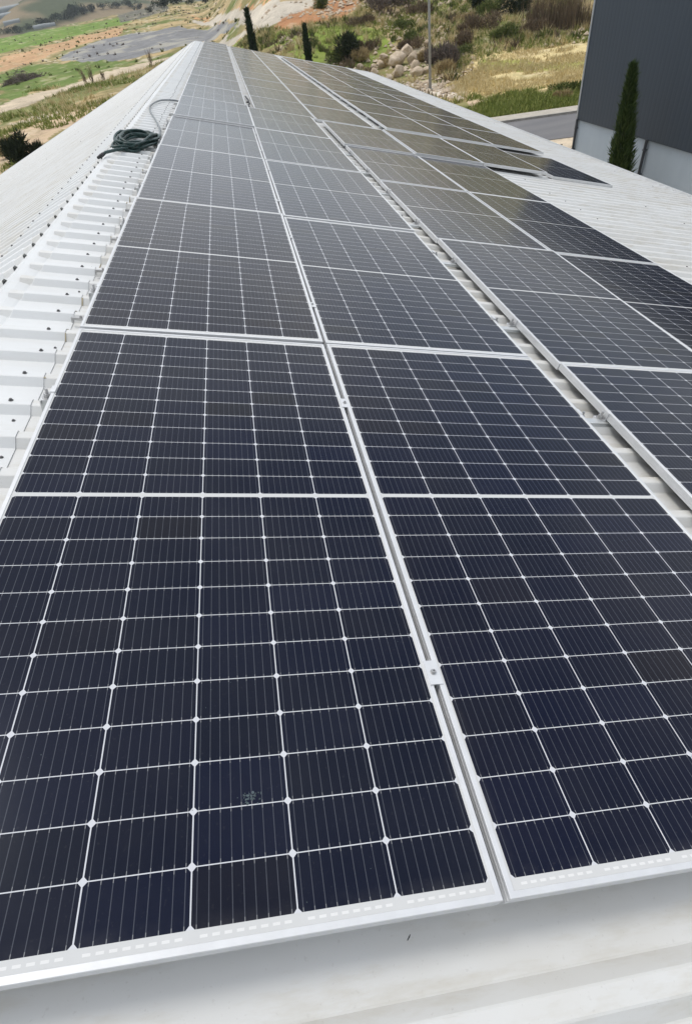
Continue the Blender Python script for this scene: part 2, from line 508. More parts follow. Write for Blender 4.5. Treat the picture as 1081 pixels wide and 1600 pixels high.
# pale dried smear and specks on the front panel's glass
def flecks(c, n, spread, smin, smax, seed):
    r2 = random.Random(seed); m = MB()
    for i in range(n):
        x = c[0] + r2.gauss(0, spread[0]); y = c[1] + r2.gauss(0, spread[1])
        s = r2.uniform(smin, smax); e = r2.uniform(.3, .8); a = r2.uniform(0, 3.1); k = 7
        pts = [(x + s * math.cos(2 * math.pi * j / k) * math.cos(a) * r2.uniform(.6, 1.2) - s * e * math.sin(2 * math.pi * j / k) * math.sin(a),
                y + s * math.cos(2 * math.pi * j / k) * math.sin(a) * r2.uniform(.6, 1.2) + s * e * math.sin(2 * math.pi * j / k) * math.cos(a), -.0013) for j in range(k)]
        m.add(pts, [tuple(range(k))])
    return m
M['smear'] = plain('dried_dirt', (.10, .135, .15), .9, 0, .3, 90)
m = flecks((.617, .208), 36, (.009, .006), .0006, .0036, 3)
o = m.build('dirt_smear', M['smear'], panels['A', 0])
m = flecks((.55, .45), 70, (.35, .5), .0006, .0014, 5)
m.v = [(min(max(a, .03), 1.0), max(b, .04), c) for a, b, c in m.v]
o = m.build('dirt_specks', M['smear'], panels['A', 0])
for key, sd_, n_ in ((('B', 0), 6, 60), (('A', 1), 7, 50), (('B', 1), 9, 50)):
    m = flecks((.5, .9), n_, (.35, .7), .0006, .0017, sd_)
    m.v = [(min(max(a, .03), 1.0), min(max(b, .04), 2.05), c) for a, b, c in m.v]
    m.build('dirt_specks', M['smear'], panels[key])

# clamps between the first two columns, end clamps along the open edges
def place(o, u, v, n, rz=0):
    o.location = W3(u, v, n); o.rotation_euler = (Matrix.Rotation(TH, 3, 'Y') @ Matrix.Rotation(rz, 3, 'Z')).to_euler()
mc = MB()
hw_ = .0155
mc.add([(-hw_, -.03, .0004), (hw_, -.03, .0004), (hw_, .03, .0004), (-hw_, .03, .0004), (-hw_, -.03, .0032), (hw_, -.03, .0032), (hw_, .03, .0032), (-hw_, .03, .0032)],
       [(0, 3, 2, 1), (4, 5, 6, 7), (0, 1, 5, 4), (1, 2, 6, 5), (2, 3, 7, 6), (3, 0, 4, 7)])
mc.box(-.0062, -.0042, -.03, .03, -.028, .0006); mc.box(.0042, .0062, -.03, .03, -.028, .0006)
def bolt_mb(x, y, z, r=.0065):
    b = MB(); b.tube([(x, y, z), (x, y, z + .0012)], r * 1.5, 16); 
    # socket head: ring with a recess
    n = 14; vs = []; fs = []
    prof = [(r, z + .0012), (r, z + .0062), (r * .86, z + .007), (r * .55, z + .007), (r * .5, z + .003), (0.0001, z + .003)]
    for (q, h) in prof:
        for k in range(n): vs.append((x + q * math.cos(2 * math.pi * k / n), y + q * math.sin(2 * math.pi * k / n), h))
    for i in range(len(prof) - 1):
        for k in range(n): fs.append((i * n + k, i * n + (k + 1) % n, (i + 1) * n + (k + 1) % n, (i + 1) * n + k))
    b.add(vs, fs); return b
clamp_parts = None
def clamp(kind, u, v, n, label, group, rz=0):
    global clamp_parts
    r = empty(kind); place(r, u, v, n, rz)
    tag(r, label, 'clamp', group)
    if kind == 'mid_clamp':
        if 'mid' not in PARTS:
            PARTS['mid'] = [mc.build('plate', M['alu'], r), bolt_mb(0, 0, .0032, .0048).build('bolt', M['steel'], r)]; return r
        src = PARTS['mid']
    else:
        if 'end' not in PARTS:
            e = MB()
            e.box(-.0005, .013, -.02, .02, .0003, .0034)          # lip over the frame
            e.box(-.0035, -.0005, -.02, .02, -.042, .0034)        # web down the frame side
            e.box(-.040, -.0035, -.02, .02, -.036, -.032)         # foot
            e.box(-.040, -.037, -.02, .02, -.05, -.036)
            b = MB(); b.tube([(-.021, 0, -.032), (-.021, 0, -.0295)], .019, 20); b.tube([(-.021, 0, -.0295), (-.021, 0, -.015)], .0125, 6); b.tube([(-.021, 0, -.015), (-.021, 0, .002)], .0055, 8)
            PARTS['end'] = [e.build('bracket', M['alu'], r), b.build('bolt', M['steel'], r)]; return r
        src = PARTS['end']
    for p in src:
        o = p.copy(); COL.objects.link(o); o.parent = r
    return r
PARTS = {}
gu = PW + .007
for k in range(4):
    for q, e in ((.43, 'nearer'), (1.588, 'farther')):
        lab = 'mid clamp with socket bolt nearest the camera between the first two columns' if (k, e) == (0, 'nearer') else f'mid clamp at the {e} end of the {ORD[k]} panel row, first seam from the ridge'
        clamp('mid_clamp', gu, k * P + q, 0, lab, 'mid clamps along the first seam')
for k in range(4):
    for q, e in ((.55, 'nearer'), (1.64, 'farther')):
        clamp('end_clamp', 2.305, .045 + k * 2.102 + q, -.046, f'end clamp on the third column over the dark gap, {ORD[k]} row, {e} one', 'end clamps along the dark gap')
for k in range(4):
    for q, e in ((.46, 'nearer'), (1.6, 'farther')):
        clamp('end_clamp', 0, k * P + q, 0, f'end clamp on the ridge-side edge of the {ORD[k]} panel, {e} one', 'end clamps along the ridge edge')
for k in range(4):
    for q, e in ((.46, 'nearer'), (1.6, 'farther')):
        clamp('end_clamp', 2 * PW + .014, k * P + q, 0, f'end clamp on the outer edge of the second column, {ORD[k]} row, {e} one', 'end clamps along the second column', math.pi)
# black cable ties / connectors lying in the gaps
M['black'] = plain('black_plastic', (.012, .012, .013), .55, 0, .2, 30)
def cable(name, pts, r, mat, label, cat, group=None):
    P3 = [Vector(W3(*p)) for p in pts]
    Q = []
    for i in range(len(P3) - 1):
        a, b, c, d = P3[max(i - 1, 0)], P3[i], P3[i + 1], P3[min(i + 2, len(P3) - 1)]
        for s in range(6):
            t = s / 6
            Q.append(.5 * (2 * b + (c - a) * t + (2 * a - 5 * b + 4 * c - d) * t * t + (3 * b - a - 3 * c + d) * t ** 3))
    Q.append(P3[-1])
    o = MB().tube(Q, r, 8).build(name, mat, None, True)
    return tag(o, label, cat, group)
for i, (v, lab) in enumerate(((1.45, 'small black connector lying in the dark gap, nearest one'), (2.50, 'small black connector in the dark gap, second from the front'), (4.62, 'small black connector in the dark gap beside the third row'))):
    b = MB(); b.tube([(0, 0, 0), (.012, .03, .004), (.02, .06, .0)], [.011, .014, .011], 10); b.tube([(-.03, -.05, -.004), (0, 0, 0)], .004, 6); b.tube([(.02, .06, 0), (.06, .1, -.004)], .004, 6)
    o = b.build('cable_connector', M['black']); place(o, 2.16, v, TR + .018); tag(o, lab, 'connector', 'connectors in the gap')
cable('black_cable', [(1.08, 10.72, -.06), (1.12, 11.0, -.055), (1.10, 11.35, -.06), (1.13, 11.6, -.045), (1.09, 11.75, -.05), (1.14, 12.1, -.06), (1.11, 12.9, -.07)], .012, M['black'], 'black cable loop in the seam just past the step', 'cable')
# ---- garden hose coil on the ridge flashing and the grey lead looping beside it
M['hose'] = plain('green_hose', (.010, .045, .040), .42, 0, .25, 25)
hr = random.Random(4)
pts = []
NL = 15
for k in range(NL * 26 + 1):
    a = k / 26 * 2 * math.pi
    l = k / 26
    i = int(l)
    hr2 = random.Random(i * 7 + 1)
    e1 = .155 + hr2.uniform(-.035, .03); e2 = .44 + hr2.uniform(-.10, .07); sk = hr2.uniform(-.15, .15)
    x = e1 * math.cos(a) + sk * math.sin(a) * .3; y = e2 * math.sin(a)
    h = .012 + .085 * (i / NL) * (1 - .45 * abs(math.sin(a))) + .012 * math.sin(a * 3 + i)
    cx, cy = -.255, 6.78
    ang = -.22
    u = cx + x * math.cos(ang) - y * math.sin(ang); v = cy + x * math.sin(ang) + y * math.cos(ang)
    base = CH
    if u < UR: base = CH + .012 - (UR - u) * math.tan(2 * TH)
    pts.append((min(u, -.035), v, base + h))
tail = [(-.30, 6.30, CH + .03), (-.40, 6.2, CH + .02), (-.47, 6.05, CH + .016), (-.50, 5.95, CH + .0)]
hose = MB().tube([W3(*p) for p in pts], .0125, 7)
hose.tube([W3(*p) for p in tail], .0135, 8)
o = hose.build('garden_hose', M['hose'], None, True)
tag(o, 'dark green garden hose coiled in a heap on the ridge flashing', 'hose')
nb = MB().tube([W3(-.52, 5.91, CH - .01), W3(-.50, 5.95, CH), W3(-.485, 6.0, CH + .008)], [.012, .017, .016], 10)
nb.build('hose_end', M['black'], o)
M['conduit'] = plain('grey_conduit', (.23, .25, .26), .5, 0, .12, 40)
cable('grey_cable', [(-.01, 10.75, -.085), (-.146, 10.635, -.075), (-.299, 10.312, -.07), (-.372, 9.667, -.075), (-.335, 9.16, -.08), (-.224, 8.54, -.08), (-.134, 7.988, -.075), (-.089, 7.55, -.07), (-.055, 7.0, -.06), (-.035, 6.6, -.07)], .011, M['conduit'], 'grey conduit looping over the ridge flashing from the panel edge to the hose', 'cable')
# a few dark rail-foot clips showing left of the first column
for k in range(14):
    v = 2.36 + k * .62 + random.uniform(-.1, .1)
    b = MB(); b.box(-.03, .03, -.006, .006, 0, .012); b.box(-.03, -.022, -.006, .006, -.014, .002); b.tube([(.012, 0, .012), (.012, 0, .022)], .006, 6)
    o = b.build('sheet_clip', M['steel']); place(o, -.062 + random.uniform(-.008, .008), v, TP + .0005, random.uniform(-.5, .5))
    tag(o, f'{ORD[k]} small metal clip from the front along the ridge-side panel edge', 'clip', 'clips along the ridge edge')
tw = MB().tube([W3(.883, -.020, TP + .002), W3(.8875, -.0155, TP + .003), W3(.8905, -.0125, TP + .002)], [.0007, .0011, .0005], 6).build('twig', M['black'])
tag(tw, 'tiny dark twig lying on the white roof below the front panels', 'twig')


# ---------------------------------------------------------------- land
def sstep(a, b, x):
    t = np.clip((x - a) / (b - a), 0, 1)
    return t * t * (3 - 2 * t)
def ground_z(x, y):
    x = np.asarray(x, float); y = np.asarray(y, float)
    dx = x - 1.3; dy = y
    r = np.hypot(dx, dy); az = np.degrees(np.arctan2(dx, dy))
    rr = np.array([0, 25, 60, 100, 150, 220, 280, 400, 500, 530, 600, 800, 4000.])
    zz = np.array([0, 0, 1.0, 2.4, 3.6, 5.4, 8.0, 13.2, 17.2, 17.0, 12, 12, 12.])
    left = np.interp(r, rr, zz) * sstep(10, -4, az) * sstep(-150, -60, az)
    m = sstep(-1.5, 6, az) * sstep(130, 80, az)
    d = y - 66 + .05 * x
    hill = 30 * np.tanh(.08 * (d + np.sqrt(d * d + 36)) / 30)
    g = lambda cx, cy, sx, sy, h: h * np.exp(-((x - cx) / sx) ** 2 - ((y - cy) / sy) ** 2)
    far = (g(-228, 980, 70, 170, 34) + g(-130, 1050, 110, 160, 30) + g(-420, 1150, 120, 150, 26)
           + g(-900, 2500, 700, 420, 150) + g(100, 2700, 800, 420, 170) + g(-1900, 2200, 600, 500, 160))
    bump = .25 * np.sin(x * .23 + 1) * np.sin(y * .19) * sstep(48, 75, r) + .12 * np.sin(x * .61 + y * .33) * np.sin(y * .57 - x * .2) * sstep(50, 70, r)
    return left + m * hill + far + bump
POLY = {
'green_a': [(-236.2,811.6),(-116.4,487.8),(-77.2,434.8),(-51.2,426.6),(-39.3,348.0),(-59.5,328.8),(-75.4,308.5),(-92.5,309.7)] ,
'orange_a': [(-83.6,278.5),(-68.8,291.0),(-58.5,322.6),(-37.2,312.8),(-35.7,274.4),(-51.8,260.3),(-56.5,224.5),(-65.8,214.3)] ,
'lot': [(-48.6,220.5),(-45.6,258.9),(-32.4,268.0),(-12.3,251.5),(2.1,202.6),(4.9,134.8),(1.3,162.6),(-3.1,170.3),(-12.7,155.7),(-24.3,165.6),(-34.8,182.3)] ,
'green_b': [(-65.8,214.3),(-52.2,206.5),(-35.1,184.0),(-21.0,164.1),(-15.7,147.8),(-24.5,139.2),(-31.3,128.2),(-36.9,114.3)] ,
'path': [(-36.9,114.3),(-32.1,121.8),(-24.8,132.2),(-15.9,142.2),(-5.3,145.6),(-0.5,154.8),(-0.1,136.5),(-5.1,135.9),(-14.1,124.3),(-22.2,122.8),(-27.4,106.2),(-32.9,100.6)] ,
'rock_a': [(-26.1,91.9),(-24.7,95.7),(-21.3,94.5),(-20.8,87.4),(-24.5,88.5)] ,
'rock_b': [(-26.4,78.1),(-22.0,81.9),(-18.5,89.5),(-15.5,93.2),(-14.1,85.5),(-16.5,77.3),(-19.1,66.2),(-20.9,58.4)] ,
'green_c': [(-32.9,100.6),(-27.1,104.9),(-20.9,115.6),(-11.3,119.9),(-8.1,123.7),(-12.0,114.5),(-18.6,100.8),(-24.4,96.3),(-29.5,88.5)] ,
'droad': [(-2.1,155.5),(1.0,148.8),(4.6,123.8),(6.5,111.5),(5.8,130.5),(2.2,203.6),(-8.4,271.7),(-8.5,285.7),(2.7,232.1),(7.9,129.4),(11.7,112.6),(16.6,112.1),(15.5,107.9),(11.9,102.8),(8.9,102.3),(6.9,103.4),(3.8,120.3),(0.1,135.3)] ,
'redsoil': [(8.2,102.4),(11.6,104.4),(16.3,110.1),(21.0,108.6),(22.3,103.0),(19.9,98.3),(15.4,95.8),(10.2,94.1)] ,
'redsoil2': [(-9.4,327.7),(7.2,152.3),(11.9,114.1),(11.6,111.6),(6.8,145.8),(-0.8,262.1)] ,
'vine': [(-62.1,485.7),(-82.2,933.9),(-58.2,971.9),(-22.8,389.6),(-36.6,369.2),(-46.0,365.3)] ,
'field': [(20.5,59.6),(23.4,62.9),(26.5,66.1),(30.7,68.0),(37.4,65.7),(28.2,48.0),(26.0,50.3),(23.2,51.3),(20.3,53.8)] ,
'fieldgreen': [(27.1,65.0),(31.0,62.5),(33.4,57.9),(31.8,54.7),(29.3,58.8),(26.8,61.6)] ,
'grass': [(19.7,49.7),(22.3,50.3),(24.5,48.2),(28.0,47.6),(24.5,40.8),(21.6,41.8),(18.8,43.3),(18.6,46.1)] ,
'bare': [(19.2,52.3),(21.3,50.5),(23.9,48.5),(22.9,46.2),(20.4,48.1),(18.6,48.8)] ,
'rubble': [(17.1,68.4),(18.5,63.6),(21.5,60.9),(21.2,57.2),(19.1,53.4),(17.9,57.2),(17.0,63.0)] ,
'greenhill': [(-1.3,139.3),(6.2,101.9),(10.2,94.1),(16.0,91.9),(20.2,91.4),(21.1,84.7),(19.7,79.0),(15.6,74.5),(10.7,80.6),(5.6,95.4)] ,
'greenhill2': [(28.4,99.0),(32.7,95.3),(33.0,81.5),(28.8,74.2),(27.2,80.7),(26.4,88.8)] ,
'rockyhill': [(23.0,95.9),(28.9,94.4),(27.7,79.9),(25.8,73.9),(22.3,77.1),(20.8,83.5)] ,
}

def vnoise(x, y, s, seed=0):                    # smooth value noise
    x = np.asarray(x) / s; y = np.asarray(y) / s
    xi = np.floor(x).astype(np.int64); yi = np.floor(y).astype(np.int64)
    fx = x - xi; fy = y - yi
    fx = fx * fx * (3 - 2 * fx); fy = fy * fy * (3 - 2 * fy)
    def h(a, b):
        n = (a * 374761393 + b * 668265263 + seed * 974634) & 0xffffffff
        n = ((n ^ (n >> 13)) * 1274126177) & 0xffffffff
        return ((n ^ (n >> 16)) & 0xffff) / 65535.
    return (h(xi, yi) * (1 - fx) + h(xi + 1, yi) * fx) * (1 - fy) + (h(xi, yi + 1) * (1 - fx) + h(xi + 1, yi + 1) * fx) * fy
def fbm(x, y, s, seed=0, o=4):
    t = 0; a = .5
    for i in range(o):
        t = t + a * vnoise(x, y, s / 2 ** i, seed + i * 17); a *= .5
    return t / (1 - .5 ** o)
def inside(x, y, poly):
    x = np.asarray(x); y = np.asarray(y); r = np.zeros(x.shape, bool)
    n = len(poly)
    for i in range(n):
        x1, y1 = poly[i]; x2, y2 = poly[(i + 1) % n]
        c = ((y1 > y) != (y2 > y))
        with np.errstate(divide='ignore', invalid='ignore'):
            q = x < (x2 - x1) * (y - y1) / (y2 - y1 + 1e-12) + x1
        r ^= (c & q)
    return r
PCOL = {'green_a': (.11, .17, .035), 'orange_a': (.34, .215, .12), 'lot': (.155, .155, .155), 'green_b': (.095, .135, .035), 'path': (.36, .30, .22),
        'rock_a': (.42, .36, .28), 'rock_b': (.40, .30, .20), 'green_c': (.13, .135, .05), 'droad': (.34, .305, .25), 'redsoil': (.29, .145, .07), 'redsoil2': (.40, .22, .11),
        'vine': (.11, .105, .085), 'field': (.47, .385, .20), 'fieldgreen': (.27, .28, .08), 'grass': (.14, .19, .04), 'bare': (.40, .30, .21), 'rubble': (.42, .38, .33),
        'greenhill': (.15, .19, .04), 'greenhill2': (.13, .15, .05), 'rockyhill': (.26, .20, .12)}
ORDER = ['green_a', 'orange_a', 'green_b', 'green_c', 'rock_b', 'rock_a', 'lot', 'path', 'vine', 'greenhill', 'greenhill2', 'rockyhill', 'redsoil', 'redsoil2', 'droad', 'field', 'fieldgreen', 'grass', 'bare', 'rubble']
def land_colour(x, y):
    r = np.hypot(x - 1.3, y)
    w = .022 * np.minimum(r, 130)
    px = x + (fbm(x, y, 9, 3) - .5) * 2 * w * 1.3 + (fbm(x, y, 2.4, 31, 2) - .5) * w * .7
    py = y + (fbm(x, y, 9, 5) - .5) * 2 * w * 2.2 + (fbm(x, y, 2.4, 37, 2) - .5) * w
    a = fbm(x, y, 7, 11); b = fbm(x, y, 2.2, 23, 3); c3 = fbm(x, y, 20, 41)
    def mix(p, q, t): return p * (1 - t[..., None]) + q * t[..., None]
    A = lambda *c: np.array(c)
    c = mix(np.broadcast_to(A(.17, .145, .065), x.shape + (3,)), A(.31, .235, .125), sstep(.42, .62, a))
    c = mix(c, A(.085, .115, .03), sstep(.48, .62, c3 * .6 + b * .4) * .85)
    c = mix(c, A(.44, .37, .28), sstep(.66, .74, b) * .7)
    # bare sandy yard around the warehouse and the road
    yard = sstep(44, 38, y + .35 * x * .0) * sstep(-30, -14, x) * sstep(60, 50, r)
    c = mix(c, A(.42, .35, .26) * np.ones_like(c), yard * (y < 36))
    # far scrubby hills
    f = sstep(420, 620, r)
    hc = mix(np.broadcast_to(A(.17, .135, .085), x.shape + (3,)), A(.06, .07, .04), sstep(.45, .6, fbm(x, y, 60, 61)))
    hc = mix(hc, A(.34, .27, .17), sstep(.55, .7, fbm(x * 1.3, y * .6, 90, 71)) * .7)
    c = mix(c, hc, f)
    for k in ORDER:
        m = inside(x + (px - x) * .3, y + (py - y) * .3, POLY[k]) if k in ('droad', 'lot', 'path', 'vine') else inside(px, py, POLY[k])
        col = np.array(PCOL[k])
        v = .82 + .36 * b[m] + (.5 * (a[m] - .5))
        q = col[None] * v[:, None]
        t = sstep(.5, .7, b[m]) * .4 if k not in ('path', 'droad', 'lot') else 0 * b[m]
        alt = c[m]
        c[m] = q * (1 - t[:, None]) + alt * t[:, None]
    if True:                                           # pale and mossy patches on the gravel lot
        m = inside(px, py, POLY['lot']); s = sstep(.55, .68, a[m])
        c[m] = c[m] * (1 - s[:, None] * .5) + np.array((.30, .28, .22)) * s[:, None] * .5
    return c
az = np.radians(np.concatenate([np.arange(-180, -34, 4), np.arange(-34, 44, .13), np.arange(44, 180.1, 4)]))
rr_ = np.concatenate([[0, 6, 12, 18, 24, 29], np.geomspace(32, 320, 300), np.geomspace(325, 1400, 110), np.geomspace(1450, 5500, 26)])
AZ, RR = np.meshgrid(az, rr_, indexing='ij')
GX = 1.3 + RR * np.sin(AZ); GY = RR * np.cos(AZ)
GZ = ground_z(GX, GY)
rough = sstep(46, 60, RR) * sstep(700, 300, RR) * (np.abs(AZ) < 1)
GZ = GZ + rough * (fbm(GX, GY, 3.2, 90, 3) - .5) * .35 * np.where(AZ > -.02, 1, .5)
GC = land_colour(GX, GY)
na, nr = AZ.shape
idx = np.arange(na * nr).reshape(na, nr)
F = np.stack([idx[:-1, :-1], idx[1:, :-1], idx[1:, 1:], idx[:-1, 1:]], -1).reshape(-1, 4)[:, ::-1]
def land_material():
    m, t, b = new_mat('land')
    at = t.nodes.new('ShaderNodeAttribute'); at.attribute_name = 'Col'
    n1 = noise(t, .9, 6, .7); n2 = noise(t, 4.5, 5, .7); n3 = noise(t, .16, 5, .65)
    f = (X(t, n1) * .9 + X(t, n2) * .7 + X(t, n3) * .5) - .05
    mul = t.nodes.new('ShaderNodeMixRGB'); mul.blend_type = 'MULTIPLY'; mul.inputs[0].default_value = 1
    t.links.new(at.outputs['Color'], mul.inputs[1])
    t.links.new(ramp(t, f, [(.60, .60), (1.0, 1.62)]), mul.inputs[2])
    t.links.new(mul.outputs[0], b.inputs['Base Color'])
    b.inputs['Roughness'].default_value = .95
    b.inputs['Specular IOR Level'].default_value = .1
    bump(t, b, n1, .25, .8)
    return m
M['land'] = land_material()
g = np_mesh('ground', np.stack([GX, GY, GZ], -1).reshape(-1, 3), F, M['land'], None, True, GC.reshape(-1, 3))
tag(g, 'grassy and stony ground rising to a hillside', None, None, 'structure')

# road with pavement, running past the corner of the next building
def band(name, far0, near0, x0, x1, z0, z1, mat, slope=-.35, kerb=False):
    xs = np.linspace(x0, x1, 60)
    m = MB(); vs = []
    for x in xs:
        yf = far0 + slope * (x - 20); yn = near0 + slope * (x - 20)
        zf = float(ground_z(x, yf)); zn = float(ground_z(x, yn))
        vs += [(x, yn, zn - .2), (x, yn, zn + z1), (x, yf, zf + z1), (x, yf, zf - .2)]
    fs = []
    for i in range(len(xs) - 1):
        for k in range(3): fs.append((i * 4 + k, i * 4 + k + 1, i * 4 + 5 + k, i * 4 + 4 + k)[::-1])
    m.add(vs, fs)
    o = m.build(name, mat); o['kind'] = 'structure'; return o
def asphalt():
    m, t, b = new_mat('asphalt')
    n1 = noise(t, .5, 5, .6, 'Object', (.3, 1, 1)); n2 = noise(t, 30, 4, .7)
    c = ramp(t, X(t, n1) * .7 + X(t, n2) * .3, [(.35, (.125, .125, .13)), (.65, (.175, .17, .17))])
    t.links.new(c, b.inputs['Base Color']); b.inputs['Roughness'].default_value = .9
    return m
M['asphalt'] = asphalt()
M['pave'] = plain('pavement_concrete', (.47, .43, .36), .9, 0, .1, 2.5)
M['kerb'] = plain('kerb_concrete', (.40, .38, .34), .9, 0, .15, 3)
band('road', 41.2, 34.6, -18, 70, 0, .03, M['asphalt'])
band('kerb', 41.38, 41.2, -18, 70, 0, .15, M['kerb'])
band('pavement', 43.0, 41.38, -18, 70, 0, .14, M['pave'])

# ---------------------------------------------------------------- neighbouring building
BX, BY0, BY1, BH = 16.3, -22., 27.3, 7.35
nb = empty('industrial_building', (BX, BY1, 0))
tag(nb, 'tall industrial building with dark grey cladding above a pale blue-grey lower wall', 'building')
def clad_mat():
    m, t, b = new_mat('dark_cladding')
    n1 = noise(t, .35, 5, .6, 'Object', (1, 1, .25)); n2 = noise(t, 3, 5, .65, 'Object', (1, 1, .08))
    c = ramp(t, X(t, n1) * .5 + X(t, n2) * .5, [(.3, (.037, .051, .069)), (.7, (.044, .059, .079))])
    t.links.new(c, b.inputs['Base Color']); b.inputs['Roughness'].default_value = .55
    b.inputs['Specular IOR Level'].default_value = .3
    return m
M['clad'] = clad_mat()
def lower_mat():
    m, t, b = new_mat('pale_lower_wall')
    n1 = noise(t, .8, 6, .65, 'Object', (1, 1, .4)); n2 = noise(t, 14, 5, .7)
    c = ramp(t, X(t, n1) * .7 + X(t, n2) * .3, [(.35, (.33, .40, .47)), (.65, (.39, .46, .53))])
    t.links.new(c, b.inputs['Base Color']); b.inputs['Roughness'].default_value = .8
    return m
M['lower'] = lower_mat()
ZC = 2.42
m = MB(); m.box(.06, 26, BY0 - BY1 + .06, -.06, -.3, ZC + .1)
m.build('wall', M['lower'], nb)
# ribbed cladding: shallow vertical flutes
def flutes(L, pitch, d):
    P = []; y = 0
    while y < L:
        P += [(y, 0), (y + pitch * .62, 0), (y + pitch * .68, d), (y + pitch * .94, d)]; y += pitch
    P.append((L, 0)); return [(min(a, L), b) for a, b in P]
m = MB()
pf = flutes(BY1 - BY0, .25, .0025)
vs = []; 
for (y, d) in pf: vs += [(d, -y, ZC), (d, -y, BH)]
m.add(vs, [(2 * i, 2 * i + 1, 2 * i + 3, 2 * i + 2) for i in range(len(pf) - 1)])
pf = flutes(26, .25, .0025); vs = []
for (y, d) in pf: vs += [(y, -d, ZC), (y, -d, BH)]
m.add(vs, [(2 * i, 2 * i + 2, 2 * i + 3, 2 * i + 1) for i in range(len(pf) - 1)])
m.add([(0.02, -.02, ZC), (26, -.02, ZC), (26, BY0 - BY1, ZC), (.02, BY0 - BY1, ZC)], [(0, 1, 2, 3)])
m.add([(26, 0, -.3), (26, BY0 - BY1, -.3), (26, BY0 - BY1, BH), (26, 0, BH)], [(0, 1, 2, 3)])
m.add([(0, BY0 - BY1, -.3), (26, BY0 - BY1, -.3), (26, BY0 - BY1, BH), (0, BY0 - BY1, BH)], [(0, 1, 2, 3)])
m.build('cladding', M['clad'], nb)
m = MB().box(-.03, 26.03, BY0 - BY1 - .03, .03, BH, BH + .12); m.build('roof', M['clad'], nb)
M['trim'] = plain('pale_corner_trim', (.36, .39, .41), .5, .1, .05)
m = MB(); m.box(-.028, .07, -.07, .028, ZC - .02, BH - .002); m.build('corner_trim', M['trim'], nb)
M['pipe'] = plain('dark_downpipe', (.055, .066, .08), .45, .1, .1)
for yy in (-.10, (21.85 - BY1), (21.85 - BY1) - 7.6, (21.85 - BY1) - 15.2):
    m = MB(); m.tube([(-.02, yy, .1), (-.02, yy, ZC + .03)], .055, 12)
    for z in (.5, 1.3, 2.1): m.box(-.08, .06, yy - .065, yy + .065, z, z + .03)
    if yy != -.10: m.tube([(-.02, yy, .42), (-.10, yy + .0, .2), (-.18, yy, .1)], .06, 10)
    m.build('downpipe', M['pipe'], nb)

# ---------------------------------------------------------------- plants
def leaf_mat(name, c1, c2, c3=None):
    m, t, b = new_mat(name)
    g_ = t.nodes.new('ShaderNodeNewGeometry')
    st = [(0, c1), (.6, c2), (1, c3 or c2)]
    col = ramp(t, g_.outputs['Random Per Island'], st)
    t.links.new(col, b.inputs['Base Color'])
    b.inputs['Roughness'].default_value = .75
    b.inputs['Specular IOR Level'].default_value = .15
    return m
M['cyp'] = leaf_mat('cypress_leaf', (.025, .05, .014), (.05, .085, .025), (.09, .125, .04))
M['cypdark'] = leaf_mat('dark_cypress_leaf', (.014, .028, .012), (.025, .042, .018), (.04, .06, .025))
M['bark'] = plain('bark', (.10, .075, .05), .9, 0, .2, 12)
M['green'] = leaf_mat('green_leaf', (.06, .085, .02), (.12, .15, .04), (.19, .20, .065))
M['dry'] = leaf_mat('dry_stem', (.25, .18, .085), (.40, .31, .16), (.52, .42, .24))
M['brown'] = leaf_mat('brown_twig', (.09, .07, .045), (.17, .125, .08), (.26, .195, .125))
M['grey'] = leaf_mat('grey_twig', (.09, .075, .065), (.16, .13, .11), (.24, .20, .17))
M['dk'] = leaf_mat('dark_leaf', (.012, .02, .009), (.024, .035, .014), (.045, .055, .022))
def blades(P, D, L, Wd, rg, k=3):
    """pointed leaf triangles at P, along D (unit), length L, half width Wd"""
    n = len(P)
    S = np.cross(D, rg.normal(size=(n, 3))); S /= np.linalg.norm(S, axis=1)[:, None] + 1e-9
    L = np.broadcast_to(L, n)[:, None]; Wd = np.broadcast_to(Wd, n)[:, None]
    A = P - S * Wd; B = P + S * Wd; Cc = P + D * L
    V = np.stack([A, B, Cc], 1).reshape(-1, 3)
    return V, np.arange(3 * n).reshape(n, 3)
def unit(a): return a / (np.linalg.norm(a, axis=1)[:, None] + 1e-9)
def cypress(x, y, z0, h, rad, n, seed, label, mat, lean=(0, 0), leaf=(.16, .035)):
    rg = np.random.default_rng(seed)
    e = empty('cypress_tree', (x, y, z0)); tag(e, label, 'tree')
    t = 1 - rg.random(n) ** .75
    t = rg.random(n) ** .9
    prof = np.interp(t, [0, .05, .22, .5, .75, .9, 1], [.55, .85, 1., .82, .52, .26, .03]) * rad
    a = rg.random(n) * 2 * np.pi
    lump = .45 + .8 * vnoise(a * 1.9 + seed, t * h * 1.5, .42, seed) 
    rho = prof * lump * np.sqrt(.25 + .75 * rg.random(n))
    zz = .25 + t * (h - .3)
    P = np.stack([rho * np.cos(a) + lean[0] * t * h, rho * np.sin(a) + lean[1] * t * h, zz], 1)
    D = unit(np.stack([np.cos(a) * .45, np.sin(a) * .45, np.ones(n)], 1) + rg.normal(size=(n, 3)) * .28)
    V, F = blades(P, D, leaf[0] * (.6 + .9 * rg.random(n)), leaf[1], rg)
    np_mesh('crown', V, F, mat, e)
    MB().tube([(0, 0, -.2), (lean[0] * h * .4, lean[1] * h * .4, h * .4), (lean[0] * h * .9, lean[1] * h * .9, h * .9)], [rad * .16, rad * .1, .01], 8).build('trunk', M['bark'], e)
    return e
cypress(15.2, 21.2, 0, 4.85, .44, 8000, 1, 'slim green cypress in front of the dark clad building', M['cyp'], leaf=(.22, .022), lean=(-.075, .05))
